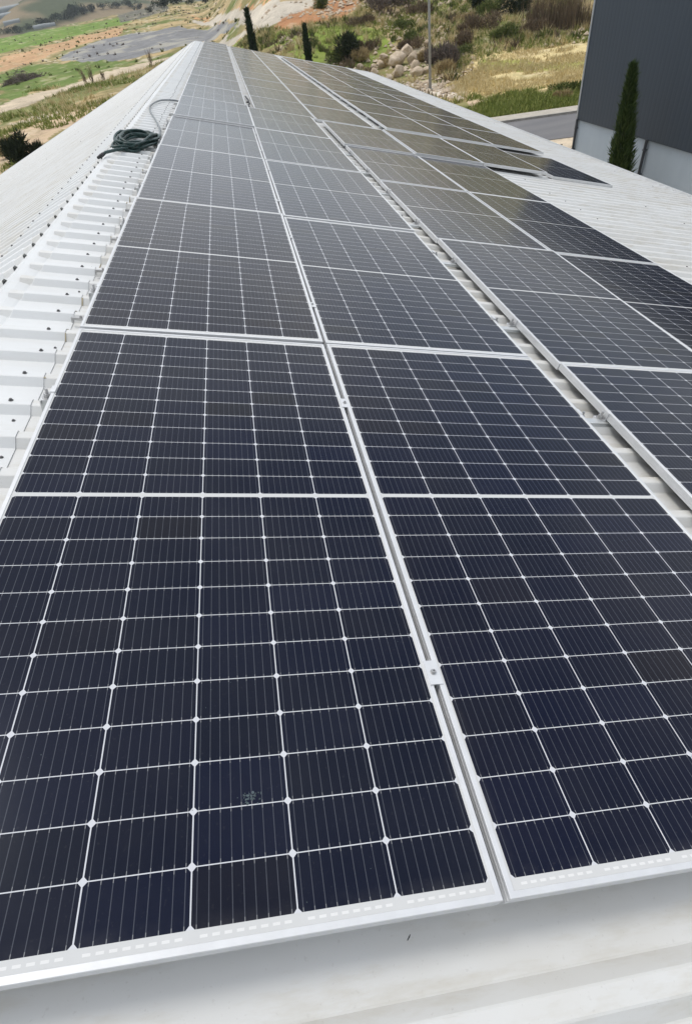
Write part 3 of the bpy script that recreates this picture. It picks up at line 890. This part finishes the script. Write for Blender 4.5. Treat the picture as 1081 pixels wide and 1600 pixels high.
cypress(5.0, 90., float(ground_z(5, 90)) - .3, 5.2, .40, 1600, 2, 'dark cypress behind the far roof edge, left of the two on the hillside', M['cypdark'], leaf=(.5, .09))
cypress(10.6, 79., float(ground_z(10.6, 79)) - .3, 3.7, .36, 1300, 3, 'dark cypress behind the far roof edge, right of the two on the hillside', M['cypdark'], leaf=(.4, .08))
BUSHM = {}
def bush(name, x, y, w, h, n, mat, seed, label, cat='bush', group=None, spiky=.3, leaf=None, sink=.1):
    rg = np.random.default_rng(seed)
    z0 = float(ground_z(x, y))
    e = empty(name, (x, y, z0 - sink)); tag(e, label, cat, group)
    # several unequal lobes
    k = rg.integers(4, 8)
    C0 = np.stack([rg.normal(0, .26, k) * w, rg.normal(0, .26, k) * w, (.25 + .4 * rg.random(k)) * h], 1)
    R0 = (.2 + .22 * rg.random(k))
    pick = rg.integers(0, k, n)
    q = unit(rg.normal(size=(n, 3))) * (rg.random(n) ** .45)[:, None]
    P = C0[pick] + q * np.stack([R0[pick] * w, R0[pick] * w, R0[pick] * h * 1.3], 1)
    P[:, 2] = np.abs(P[:, 2])
    D = unit(q * (1 - spiky) + np.array([0, 0, spiky * 1.6]) + rg.normal(size=(n, 3)) * .35)
    lf = leaf or (.12 * h, .028 * h)
    V, F = blades(P, D, lf[0] * (.5 + rg.random(n)), lf[1], rg)
    np_mesh('foliage', V, F, mat, e)
    m = MB()
    for i in range(4):
        c = C0[i % k]; m.tube([(0, 0, -.1), tuple(c * .5), tuple(c)], [.03 * h, .02 * h, .006 * h], 5)
    m.build('stem', M['bark'], e)
    return e
BUSH = [  # x, y, width, height, kind, label
 (15.0, 78.4, 2.7, 2.9, 'dk', 'big dark bush just behind the far right corner of the roof'),
 (23.4, 68.0, 2.9, 2.5, 'grey', 'round grey-brown bush right of the thin pole'),
 (24.2, 97.2, 5.6, 2.6, 'grey', 'wide purple-grey bush high on the slope above the boulders'),
 (34.1, 87.9, 1.9, 2.0, 'dk', 'small dark bush near the top of the slope right of the pole'),
 (21.9, 71.9, 1.6, 1.2, 'dry', 'straw coloured clump between the boulders and the pole'),
 (22.1, 65.6, 2.3, 1.5, 'dry', 'straw coloured tussock at the foot of the grey-brown bush'),
 (16.3, 77.4, 2.1, 1.7, 'dry', 'pale tussock right beside the big dark bush'),
 (17.9, 80.2, 2.4, 1.5, 'brown', 'brown bush upslope of the big dark bush'),
 (21.6, 77.0, 2.2, 1.3, 'brown', 'brown scrubby bush just above the boulders'),
 (16.6, 105.8, 2.0, 1.6, 'green', 'green bush beside the patch of red soil'),
 (27.1, 73.5, 2.2, 1.5, 'brown', 'brown bush above the corner of the straw field'),
 (11.6, 85.0, 1.4, 1.1, 'green', 'low green bush behind the right of the two hillside cypresses'),
 (22.8, 79.4, 2.2, 1.3, 'green', 'green bush on the slope left of the pole'),
 (29.5, 77.4, 3.0, 1.9, 'brown', 'broad brown bush at the upper edge of the straw field'),
 (31.0, 72.9, 3.2, 1.4, 'green', 'low green bush along the upper edge of the straw field'),
 (34.8, 73.2, 2.6, 1.3, 'brown', 'brown bush beside the dry reeds'),
 (33.9, 83.9, 3.3, 1.6, 'green', 'green bush upslope of the straw field'),
 (36.4, 82.3, 3.0, 1.9, 'dk', 'dark bush upslope of the dry reeds'),
 (14.0, 78.9, 1.9, 1.5, 'green', 'green bush at the left foot of the big dark bush'),
 (18.1, 73.9, 1.3, .9, 'dry', 'small straw tussock wedged between the boulders'),
 (25.6, 70.6, 2.4, 1.2, 'green', 'green bush right of the grey-brown bush'),
 (26.3, 47.2, 2.4, .8, 'green', 'low green shrub in the grass strip near the building'),
 (27.4, 46.2, 2.0, .7, 'green', 'low green shrub in the grass strip closest to the building'),
 (24.6, 45.4, 1.5, .65, 'dry', 'straw coloured clump on the grass strip above the road'),
 (24.0, 86.5, 3.0, 1.2, 'green', 'green shrub halfway up the slope above the boulders'),
 (28.4, 92.0, 3.2, 1.3, 'brown', 'brown shrub high on the slope beside the pole top'),
 (30.5, 84.0, 2.2, 1.1, 'dry', 'dry tussock high on the slope right of the pole'),
 (19.5, 91.0, 3.0, 1.1, 'brown', 'brown shrub below the patch of red soil'),
 (-19.6, 61.5, 2.0, 2.7, 'dk', 'dark tall shrub beyond the left roof edge, leftmost'),
 (-17.9, 62.5, 1.5, 1.5, 'dk', 'dark shrub beyond the left roof edge, right of the tallest'),
 (-22.0, 66.0, 2.4, 2.1, 'dry', 'straw coloured shrub beyond the left roof edge'),
]
for i, (x, y, w, h, k, lab) in enumerate(BUSH):
    w, h = w * .85, h * .8
    bush('shrub', x, y, w, h, 900 + int(500 * w), M[k], 100 + i, lab, 'shrub', None, .55 if k in ('dry', 'brown', 'grey') else .25, (.2 * h + .08, .02 * h + .012))
for i, (x, y, h, w) in enumerate(((36.8, 74.1, 4.2, 1.6), (36.0, 75.6, 3.4, 1.3), (39.3, 73.7, 4.4, 1.8), (37.9, 72.4, 3.2, 1.2), (40.6, 71.0, 3.0, 1.4))):
    rg = np.random.default_rng(60 + i); n = 420
    P = np.stack([rg.normal(0, w * .45, n), rg.normal(0, w * .45, n), np.zeros(n)], 1)
    D = unit(np.stack([rg.normal(0, .09, n), rg.normal(0, .09, n), np.ones(n)], 1))
    V, F = blades(P, D, h * (.45 + .6 * rg.random(n)), .022, rg)
    e = np_mesh('reed_clump', V, F, M['brown'])
    e.location = (x, y, float(ground_z(x, y)) - .1)
    tag(e, 'tall dry ' + ['reed clump, second from the left of the stand on the slope', 'reed clump, leftmost of the stand on the slope', 'reed clump, tallest of the stand next to the building', 'reed clump in front of the stand above the straw field', 'reed clump hugging the dark building edge'][i], 'reeds', 'dry reeds on the slope')
# small plants at the far left
for i, (x, y, h) in enumerate(((-23.9, 124., 2.5), (-21.5, 118.1, 3.0), (-11.3, 119.9, 2.6), (-20.2, 121.6, 1.6))):
    rg = np.random.default_rng(80 + i); n = 46
    P = np.stack([rg.normal(0, .16, n), rg.normal(0, .16, n), rg.random(n) * h * .6], 1)
    D = unit(np.stack([rg.normal(0, .22, n), rg.normal(0, .22, n), np.ones(n)], 1))
    V, F = blades(P, D, h * .5 * (.4 + rg.random(n)), .045, rg)
    e = np_mesh('dry_stalk', V, F, M['brown']); e.location = (x, y, float(ground_z(x, y)))
    tag(e, ['leftmost dry brown stalk beside the dirt path', 'tallest dry brown stalk beside the dirt path', 'lone brown stalk by the path close to the roof edge', 'shortest dry stalk beside the dirt path'][i], 'plant', 'dry stalks by the path')
rg = np.random.default_rng(5); n = 900
a = rg.random(n) * 6.28; q = np.sqrt(rg.random(n))
P = np.stack([q * 4.4 * np.cos(a), q * 2.6 * np.sin(a), (1 - q ** 1.5) * 1.8 * rg.random(n)], 1)
D = unit(np.stack([rg.normal(size=n), rg.normal(size=n), .35 * rg.normal(size=n)], 1))
V, F = blades(P, D, 1.6, .06, rg)
e = np_mesh('brush_pile', V, F, M['grey']); e.location = (-43.2, 156.3, float(ground_z(-43.2, 156.3)))
tag(e, 'heap of cut brown brushwood on the green field', 'brush pile')
# boulders
import bmesh
def stone_mat():
    m, t, b = new_mat('boulder_stone')
    n1 = noise(t, 1.2, 6, .65); n2 = noise(t, 7, 5, .7)
    c = ramp(t, X(t, n1) * .6 + X(t, n2) * .4, [(.30, (.17, .115, .065)), (.44, (.46, .36, .25)), (.66, (.68, .58, .46))])
    t.links.new(c, b.inputs['Base Color']); b.inputs['Roughness'].default_value = .95; bump(t, b, n2, .06, .9)
    return m
M['stone'] = stone_mat()
def boulder(x, y, s, seed, label, mat=None):
    r2 = random.Random(seed); bm = bmesh.new()
    bmesh.ops.create_icosphere(bm, subdivisions=3, radius=.5)
    pl = [(Vector((r2.gauss(0, 1), r2.gauss(0, 1), r2.gauss(0, 1))).normalized(), r2.uniform(.24, .40)) for _ in range(13)]
    sc = (r2.uniform(.9, 1.15), r2.uniform(.8, 1.1), r2.uniform(.7, .9))
    for v in bm.verts:
        for d, q in pl:
            e = v.co.dot(d) - q
            if e > 0: v.co -= d * e * .96
        v.co *= 1 + .06 * math.sin(v.co.x * 13 + seed) * math.sin(v.co.y * 11) * math.sin(v.co.z * 12 + 1)
        v.co = Vector((v.co.x * sc[0], v.co.y * sc[1], v.co.z * sc[2])) * s
    me = bpy.data.meshes.new('boulder'); bm.to_mesh(me); bm.free()
    me.polygons.foreach_set('use_smooth', [True] * len(me.polygons))
    me.materials.append(M['stone'])
    o = bpy.data.objects.new('boulder', me); COL.objects.link(o)
    o.location = (x, y, float(ground_z(x, y)) + .22 * s); o.rotation_euler = (r2.uniform(-.2, .2), r2.uniform(-.2, .2), r2.uniform(0, 6))
    return tag(o, label, 'boulder', 'boulders at the foot of the slope')
BLD = [(18.9, 76.6, 1.2, 'upper left boulder of the heap, next to the big dark bush'), (21.1, 75.3, 1.75, 'tall pale boulder at the top of the heap'), (18.2, 75.4, .8, 'small boulder below the upper left one'),
 (19.3, 72.3, 2.3, 'largest pale boulder in the middle of the heap'), (20.9, 72.0, 1.9, 'brown boulder right of the largest one'), (22.3, 70.6, 1.75, 'pale boulder at the right end of the heap'), (16.9, 71.6, 1.2, 'low boulder at the left end by the roof edge'),
 (18.7, 69.0, 1.7, 'wedge-shaped boulder just above the white roof edge'), (19.9, 67.2, 1.6, 'upright split boulder above the white roof edge'), (21.0, 67.4, 1.2, 'boulder just left of the pole foot'), (18.0, 73.6, 1.3, 'rounded boulder left of the largest one'),
 (22.4, 67.4, 1.0, 'small boulder behind the pole foot'), (24.6, 73.8, 1.0, 'boulder beside the grey-brown bush, upper one'), (22.4, 74.0, 1.1, 'pale boulder upslope left of the pole'), (17.6, 68.6, 1.1, 'small boulder lowest at the roof edge'),
 (20.0, 74.4, 1.0, 'small brown boulder tucked under the tall pale one'), (21.9, 72.4, 1.2, 'boulder behind the brown one, upslope'), (23.2, 71.6, 1.3, 'boulder upslope of the pole, at the right end'), (20.4, 69.6, 1.3, 'brown boulder between the wedge-shaped and the pale one'),
 (17.2, 73.6, 1.0, 'boulder upslope of the low left-end one'), (16.2, 75.0, .9, 'small boulder beside the right foot of the big dark bush'), (23.4, 76.4, 1.0, 'pale boulder highest on the slope by the pole'), (22.0, 77.6, .9, 'smallest boulder highest above the heap')]
for i, (x, y, s, lab) in enumerate(BLD): boulder(x + (x - 19.7) * .12, y, s * .95, 40 + i, lab)
# small stones strewn over the slope
def stones(name, n, xr, yr, smin, smax, seed, dens=None):
    rg = np.random.default_rng(seed)
    x = rg.uniform(*xr, n); y = rg.uniform(*yr, n)
    if dens is not None:
        k = dens(x, y); x, y = x[k], y[k]
    n = len(x)
    s = smin + (smax - smin) * rg.random(n) ** 3
    base = np.array([(1, 0, 0), (-.9, .2, .1), (.1, 1, 0), (0, -.95, .1), (.1, .1, .7), (0, 0, -.5)])
    fc = np.array([(0, 2, 4), (2, 1, 4), (1, 3, 4), (3, 0, 4), (2, 0, 5), (1, 2, 5), (3, 1, 5), (0, 3, 5)])
    V = base[None] * s[:, None, None] * (.7 + .6 * rg.random((n, 6, 1)))
    a = rg.random(n) * 6.28; c, q = np.cos(a)[:, None], np.sin(a)[:, None]
    V = np.stack([V[..., 0] * c - V[..., 1] * q, V[..., 0] * q + V[..., 1] * c, V[..., 2]], -1)
    V += np.stack([x, y, ground_z(x, y) + s * .15], 1)[:, None]
    F = fc[None] + (np.arange(n) * 6)[:, None, None]
    o = np_mesh(name, V.reshape(-1, 3), F.reshape(-1, 3), M['stone']); o['kind'] = 'stuff'
    o['label'] = 'loose pale stones scattered over the slope'; return o
stones('stones', 6500, (8, 46), (52, 112), .05, .42, 3, lambda x, y: (fbm(x, y, 6, 77) > .48) & ~inside(x, y, POLY['field']))
r_ = stones('rubble', 900, (16, 23), (51, 69), .06, .3, 9, lambda x, y: inside(x, y, POLY['rubble'])); r_['label'] = 'pale rubble between the boulders and the roof edge'
# grass, weeds and straw growing over the slope
def tufts(name, n, xr, yr, dens, mat, h, w, seed, label, sprig=5):
    rg = np.random.default_rng(seed)
    x = rg.uniform(*xr, n); y = rg.uniform(*yr, n)
    k = dens(x, y); x, y = x[k], y[k]; n = len(x)
    s = (.5 + rg.random(n))
    x = np.repeat(x, sprig); y = np.repeat(y, sprig); s = np.repeat(s, sprig)
    m = len(x)
    x = x + rg.normal(0, .16, m); y = y + rg.normal(0, .16, m)
    P = np.stack([x, y, ground_z(x, y) - .05], 1)
    D = unit(np.stack([rg.normal(0, .45, m), rg.normal(0, .45, m), np.ones(m)], 1))
    V, F = blades(P, D, h * s * (.6 + .6 * rg.random(m)), w * s, rg)
    o = np_mesh(name, V, F, mat); tag(o, label, None, None, 'stuff'); return o
nf = lambda x, y: ~inside(x, y, POLY['redsoil']) & ~((np.abs(x - 19.8) < 3.6) & (np.abs(y - 71.3) < 6.5)) & ~inside(x, y, POLY['field']) & ~inside(x, y, POLY['rubble']) & ~inside(x, y, POLY['droad']) & (y + .35 * (x - 20) > 43.6)
M['grassg'] = leaf_mat('grass_blade', (.13, .165, .035), (.22, .26, .06), (.37, .37, .13))
M['straw'] = leaf_mat('straw_blade', (.42, .33, .16), (.60, .50, .27), (.72, .62, .38))
tufts('weeds', 15000, (2, 46), (52, 112), lambda x, y: nf(x, y) & (fbm(x, y, 8, 51) > .50), M['grassg'], .42, .05, 21, 'green weeds growing over the slope')
tufts('dry_weeds', 12000, (2, 46), (52, 112), lambda x, y: nf(x, y) & (fbm(x, y, 7, 53) > .53), M['straw'], .45, .032, 22, 'straw coloured dry weeds over the slope')
tufts('heather', 2600, (2, 46), (54, 112), lambda x, y: nf(x, y) & (fbm(x, y, 5, 57) > .57), M['brown'], .6, .06, 23, 'low brown scrub over the slope')
tufts('grass', 9000, (17, 30), (39, 53), lambda x, y: nf(x, y) & (inside(x, y, POLY['grass']) | (fbm(x, y, 3, 59) > .62)), M['grassg'], .35, .035, 24, 'green grass strip between the pavement and the straw field')
tufts('straw', 11000, (19, 38), (47, 69), lambda x, y: inside(x, y, POLY['field']) & (fbm(x, y, 3, 67) > .35), M['straw'], .3, .03, 25, 'cut straw standing in the pale field')
tufts('path_weeds', 6000, (-36, -6), (56, 128), lambda x, y: (~inside(x, y, POLY['path'])) & (fbm(x, y, 8, 69) > .5), M['grassg'], .5, .06, 26, 'weeds on the bank below the dirt path')
tufts('path_straw', 3500, (-36, -6), (56, 128), lambda x, y: (~inside(x, y, POLY['path'])) & (fbm(x, y, 6, 73) > .55), M['straw'], .6, .05, 27, 'dry grass on the bank below the dirt path')
tufts('scrub', 600, (4, 46), (54, 112), lambda x, y: nf(x, y) & (fbm(x, y, 9, 81) > .47), M['green'], .7, .06, 31, 'green low scrub dotted over the slope', 26)
tufts('scrub', 550, (4, 46), (54, 112), lambda x, y: nf(x, y) & (fbm(x, y, 9, 83) > .47), M['brown'], .8, .05, 32, 'brown low scrub dotted over the slope', 26)
tufts('scrub', 700, (4, 46), (54, 112), lambda x, y: nf(x, y) & (fbm(x, y, 9, 85) > .47), M['straw'], .85, .04, 33, 'straw coloured scrub dotted over the slope', 22)
tufts('field_scrub', 1100, (-110, 6), (135, 420), lambda x, y: (fbm(x, y, 22, 87) > .5) & ~inside(x, y, POLY['lot']) & ~inside(x, y, POLY['green_a']) & ~inside(x, y, POLY['droad']) & ~inside(x, y, POLY['path']), M['green'], .55, .14, 34, 'weeds and low scrub dotted over the far fields', 8)
tufts('field_scrub', 500, (-110, 6), (135, 420), lambda x, y: (fbm(x, y, 18, 89) > .55) & ~inside(x, y, POLY['droad']), M['grey'], .5, .12, 35, 'grey dry scrub dotted over the far fields', 8)
# pole
M['galv'] = plain('galvanised_pole', (.34, .35, .35), .5, .4, .08, 5)
zp = float(ground_z(19.1, 59.5))
e = empty('utility_pole', (19.1, 59.5, zp)); tag(e, 'thin grey pole standing by the boulders behind the roof', 'pole')
MB().tube([(0, 0, -.3), (-.03, 0, 4.2), (-.06, 0, 6.2), (-.10, 0, 6.35), (-.18, 0, 9.5)], [.13, .11, .095, .08, .06], 12).build('shaft', M['galv'], e, True)
MB().tube([(0, 0, -.1), (0, 0, .12)], [.3, .27], 12).build('base', M['pave'], e)
# fence post with stays by the building corner
M['rust'] = plain('weathered_wood', (.13, .10, .08), .9, 0, .2, 12)
m = MB(); m.tube([(0, 0, 0), (0, 0, 1.5)], .05, 8); m.tube([(0, 0, 1.25), (-1.5, .9, .1)], .035, 6); m.tube([(0, 0, .8), (-1.1, .65, .05)], .03, 6)
o = m.build('fence_post', M['rust']); o.location = (15.9, 27.6, 0); tag(o, 'dark fence post with slanting stays at the building corner', 'post')
for i, (x, y, lab) in enumerate(((14.6, 29.0, 'dry brown shrub between road and roof edge, nearer the building'), (13.9, 29.6, 'dry brown shrub between road and roof edge, farther from the building'))):
    bush('shrub', x, y, .9, .8, 700, M['dry'], 300 + i, lab, 'shrub', None, .5, (.16, .02))
# ---- far trees and greenhouses
FT = [(-233, 815, 9, 14), (-222.6, 809, 10, 15), (-210, 806, 12, 14), (-200.6, 811, 10, 16), (-190.8, 828, 13, 15), (-183, 832, 12, 14), (-177, 846, 14, 16), (-170, 858, 16, 17), (-165, 868, 17, 16), (-159.6, 880, 19, 18), (-151, 888, 15, 14), (-143, 900, 14, 14), (-133, 918, 12, 13), (-29.4, 480, 7, 8), (-27.5, 434.8, 8, 9), (-98, 928, 13, 15), (-35.2, 416, 4, 4.5), (-117, 922, 13, 16), (-12.1, 445, 5, 7), (-3, 415, 4.5, 6), (-22, 470, 8, 9), (-90, 905, 12, 12), (-107, 940, 10, 14)]
for i, (x, y, h, w) in enumerate(FT):
    h *= .55 if y > 700 else .7
    rg = np.random.default_rng(500 + i); n = 420
    e = empty('distant_tree', (x, y, float(ground_z(x, y)) - .5))
    k = 6
    C0 = np.stack([rg.normal(0, .22, k) * w, rg.normal(0, .22, k) * w, (.35 + .4 * rg.random(k)) * h], 1); R0 = .2 + .16 * rg.random(k)
    pk = rg.integers(0, k, n); q = unit(rg.normal(size=(n, 3))) * (rg.random(n) ** .4)[:, None]
    P = C0[pk] + q * np.stack([R0[pk] * w, R0[pk] * w, R0[pk] * h * 1.2], 1)
    P[:, 2] = np.maximum(P[:, 2], .2)
    V, F = blades(P, unit(q + rg.normal(size=(n, 3)) * .6), .17 * h, .055 * h, rg)
    np_mesh('crown', V, F, M['dk'] if i % 3 else M['cypdark'], e)
    MB().tube([(0, 0, -.5), (0, 0, h * .5)], [.03 * h, .015 * h], 6).build('trunk', M['bark'], e)
    if y > 700: lab = f'dark tree in the far valley, {ORD[len([1 for q2 in FT if q2[1] > 700 and q2[0] / q2[1] < x / y])] if i < 99 else ""} from the left'
    else: lab = ['dark tree at the edge of the vineyard, leftmost', 'dark tree beside the grey field above the gravel lot', '', 'low bush on the green strip above the gravel lot', '', 'small tree above the gravel lot, middle one', 'small tree above the gravel lot by the pale road', 'dark tree above the gravel lot, right of the vineyard'][[13, 14, 99, 16, 98, 18, 19, 20].index(i)]
    tag(e, lab, 'tree', 'far valley trees' if y > 700 else 'trees above the gravel lot')
M['poly'] = plain('greenhouse_sheet', (.30, .33, .34), .6)
for i, (x, y, l, w, a) in enumerate(((-193.3, 816.8, 9, 5, .3), (-189., 822, 8, 5, .3), (-184.4, 824, 8, 5, .3), (-179.5, 828, 7, 4.5, .3), (-247, 935, 30, 8, .1), (-250, 905, 26, 7, .1), (-226, 850, 18, 5, .2))):
    m = MB(); k = 9; vs = []
    for yy in (-l / 2, l / 2):
        for j in range(k): vs.append((yy, w / 2 * math.cos(math.pi * j / (k - 1)), w * .45 * math.sin(math.pi * j / (k - 1)) + .6))
        vs += [(yy, -w / 2, -2), (yy, w / 2, -2)]
    kk = k + 2
    m.add(vs, [(j, (j + 1) % kk, kk + (j + 1) % kk, kk + j) for j in range(kk)] + [tuple(range(kk))[::-1], tuple(range(kk, 2 * kk))])
    o = m.build('greenhouse', M['poly']); o.location = (x, y, float(ground_z(x, y))); o.rotation_euler = (0, 0, a)
    tag(o, ['small white tunnel among the far valley trees, leftmost', 'small white tunnel among the far valley trees, second from left', 'small white tunnel among the far valley trees, third from left', 'small white tunnel among the far valley trees, rightmost', 'long pale greenhouse in the far valley, highest', 'long pale greenhouse in the far valley, middle', 'long pale greenhouse in the far valley, lowest'][i], 'greenhouse', 'greenhouses in the far valley')

# ---------------------------------------------------------------- air
hz = MB().box(-1700, 1700, -900, 3600, -2, 330).build('haze', bpy.data.materials.new('haze'))
hm = hz.data.materials[0]; hm.use_nodes = True
t = hm.node_tree; t.nodes.remove(t.nodes['Principled BSDF'])
pv = t.nodes.new('ShaderNodeVolumePrincipled')
pv.inputs['Color'].default_value = (.80, .86, .95, 1)
pv.inputs['Density'].default_value = .00016
t.links.new(pv.outputs[0], t.nodes['Material Output'].inputs['Volume'])
hz['kind'] = 'stuff'
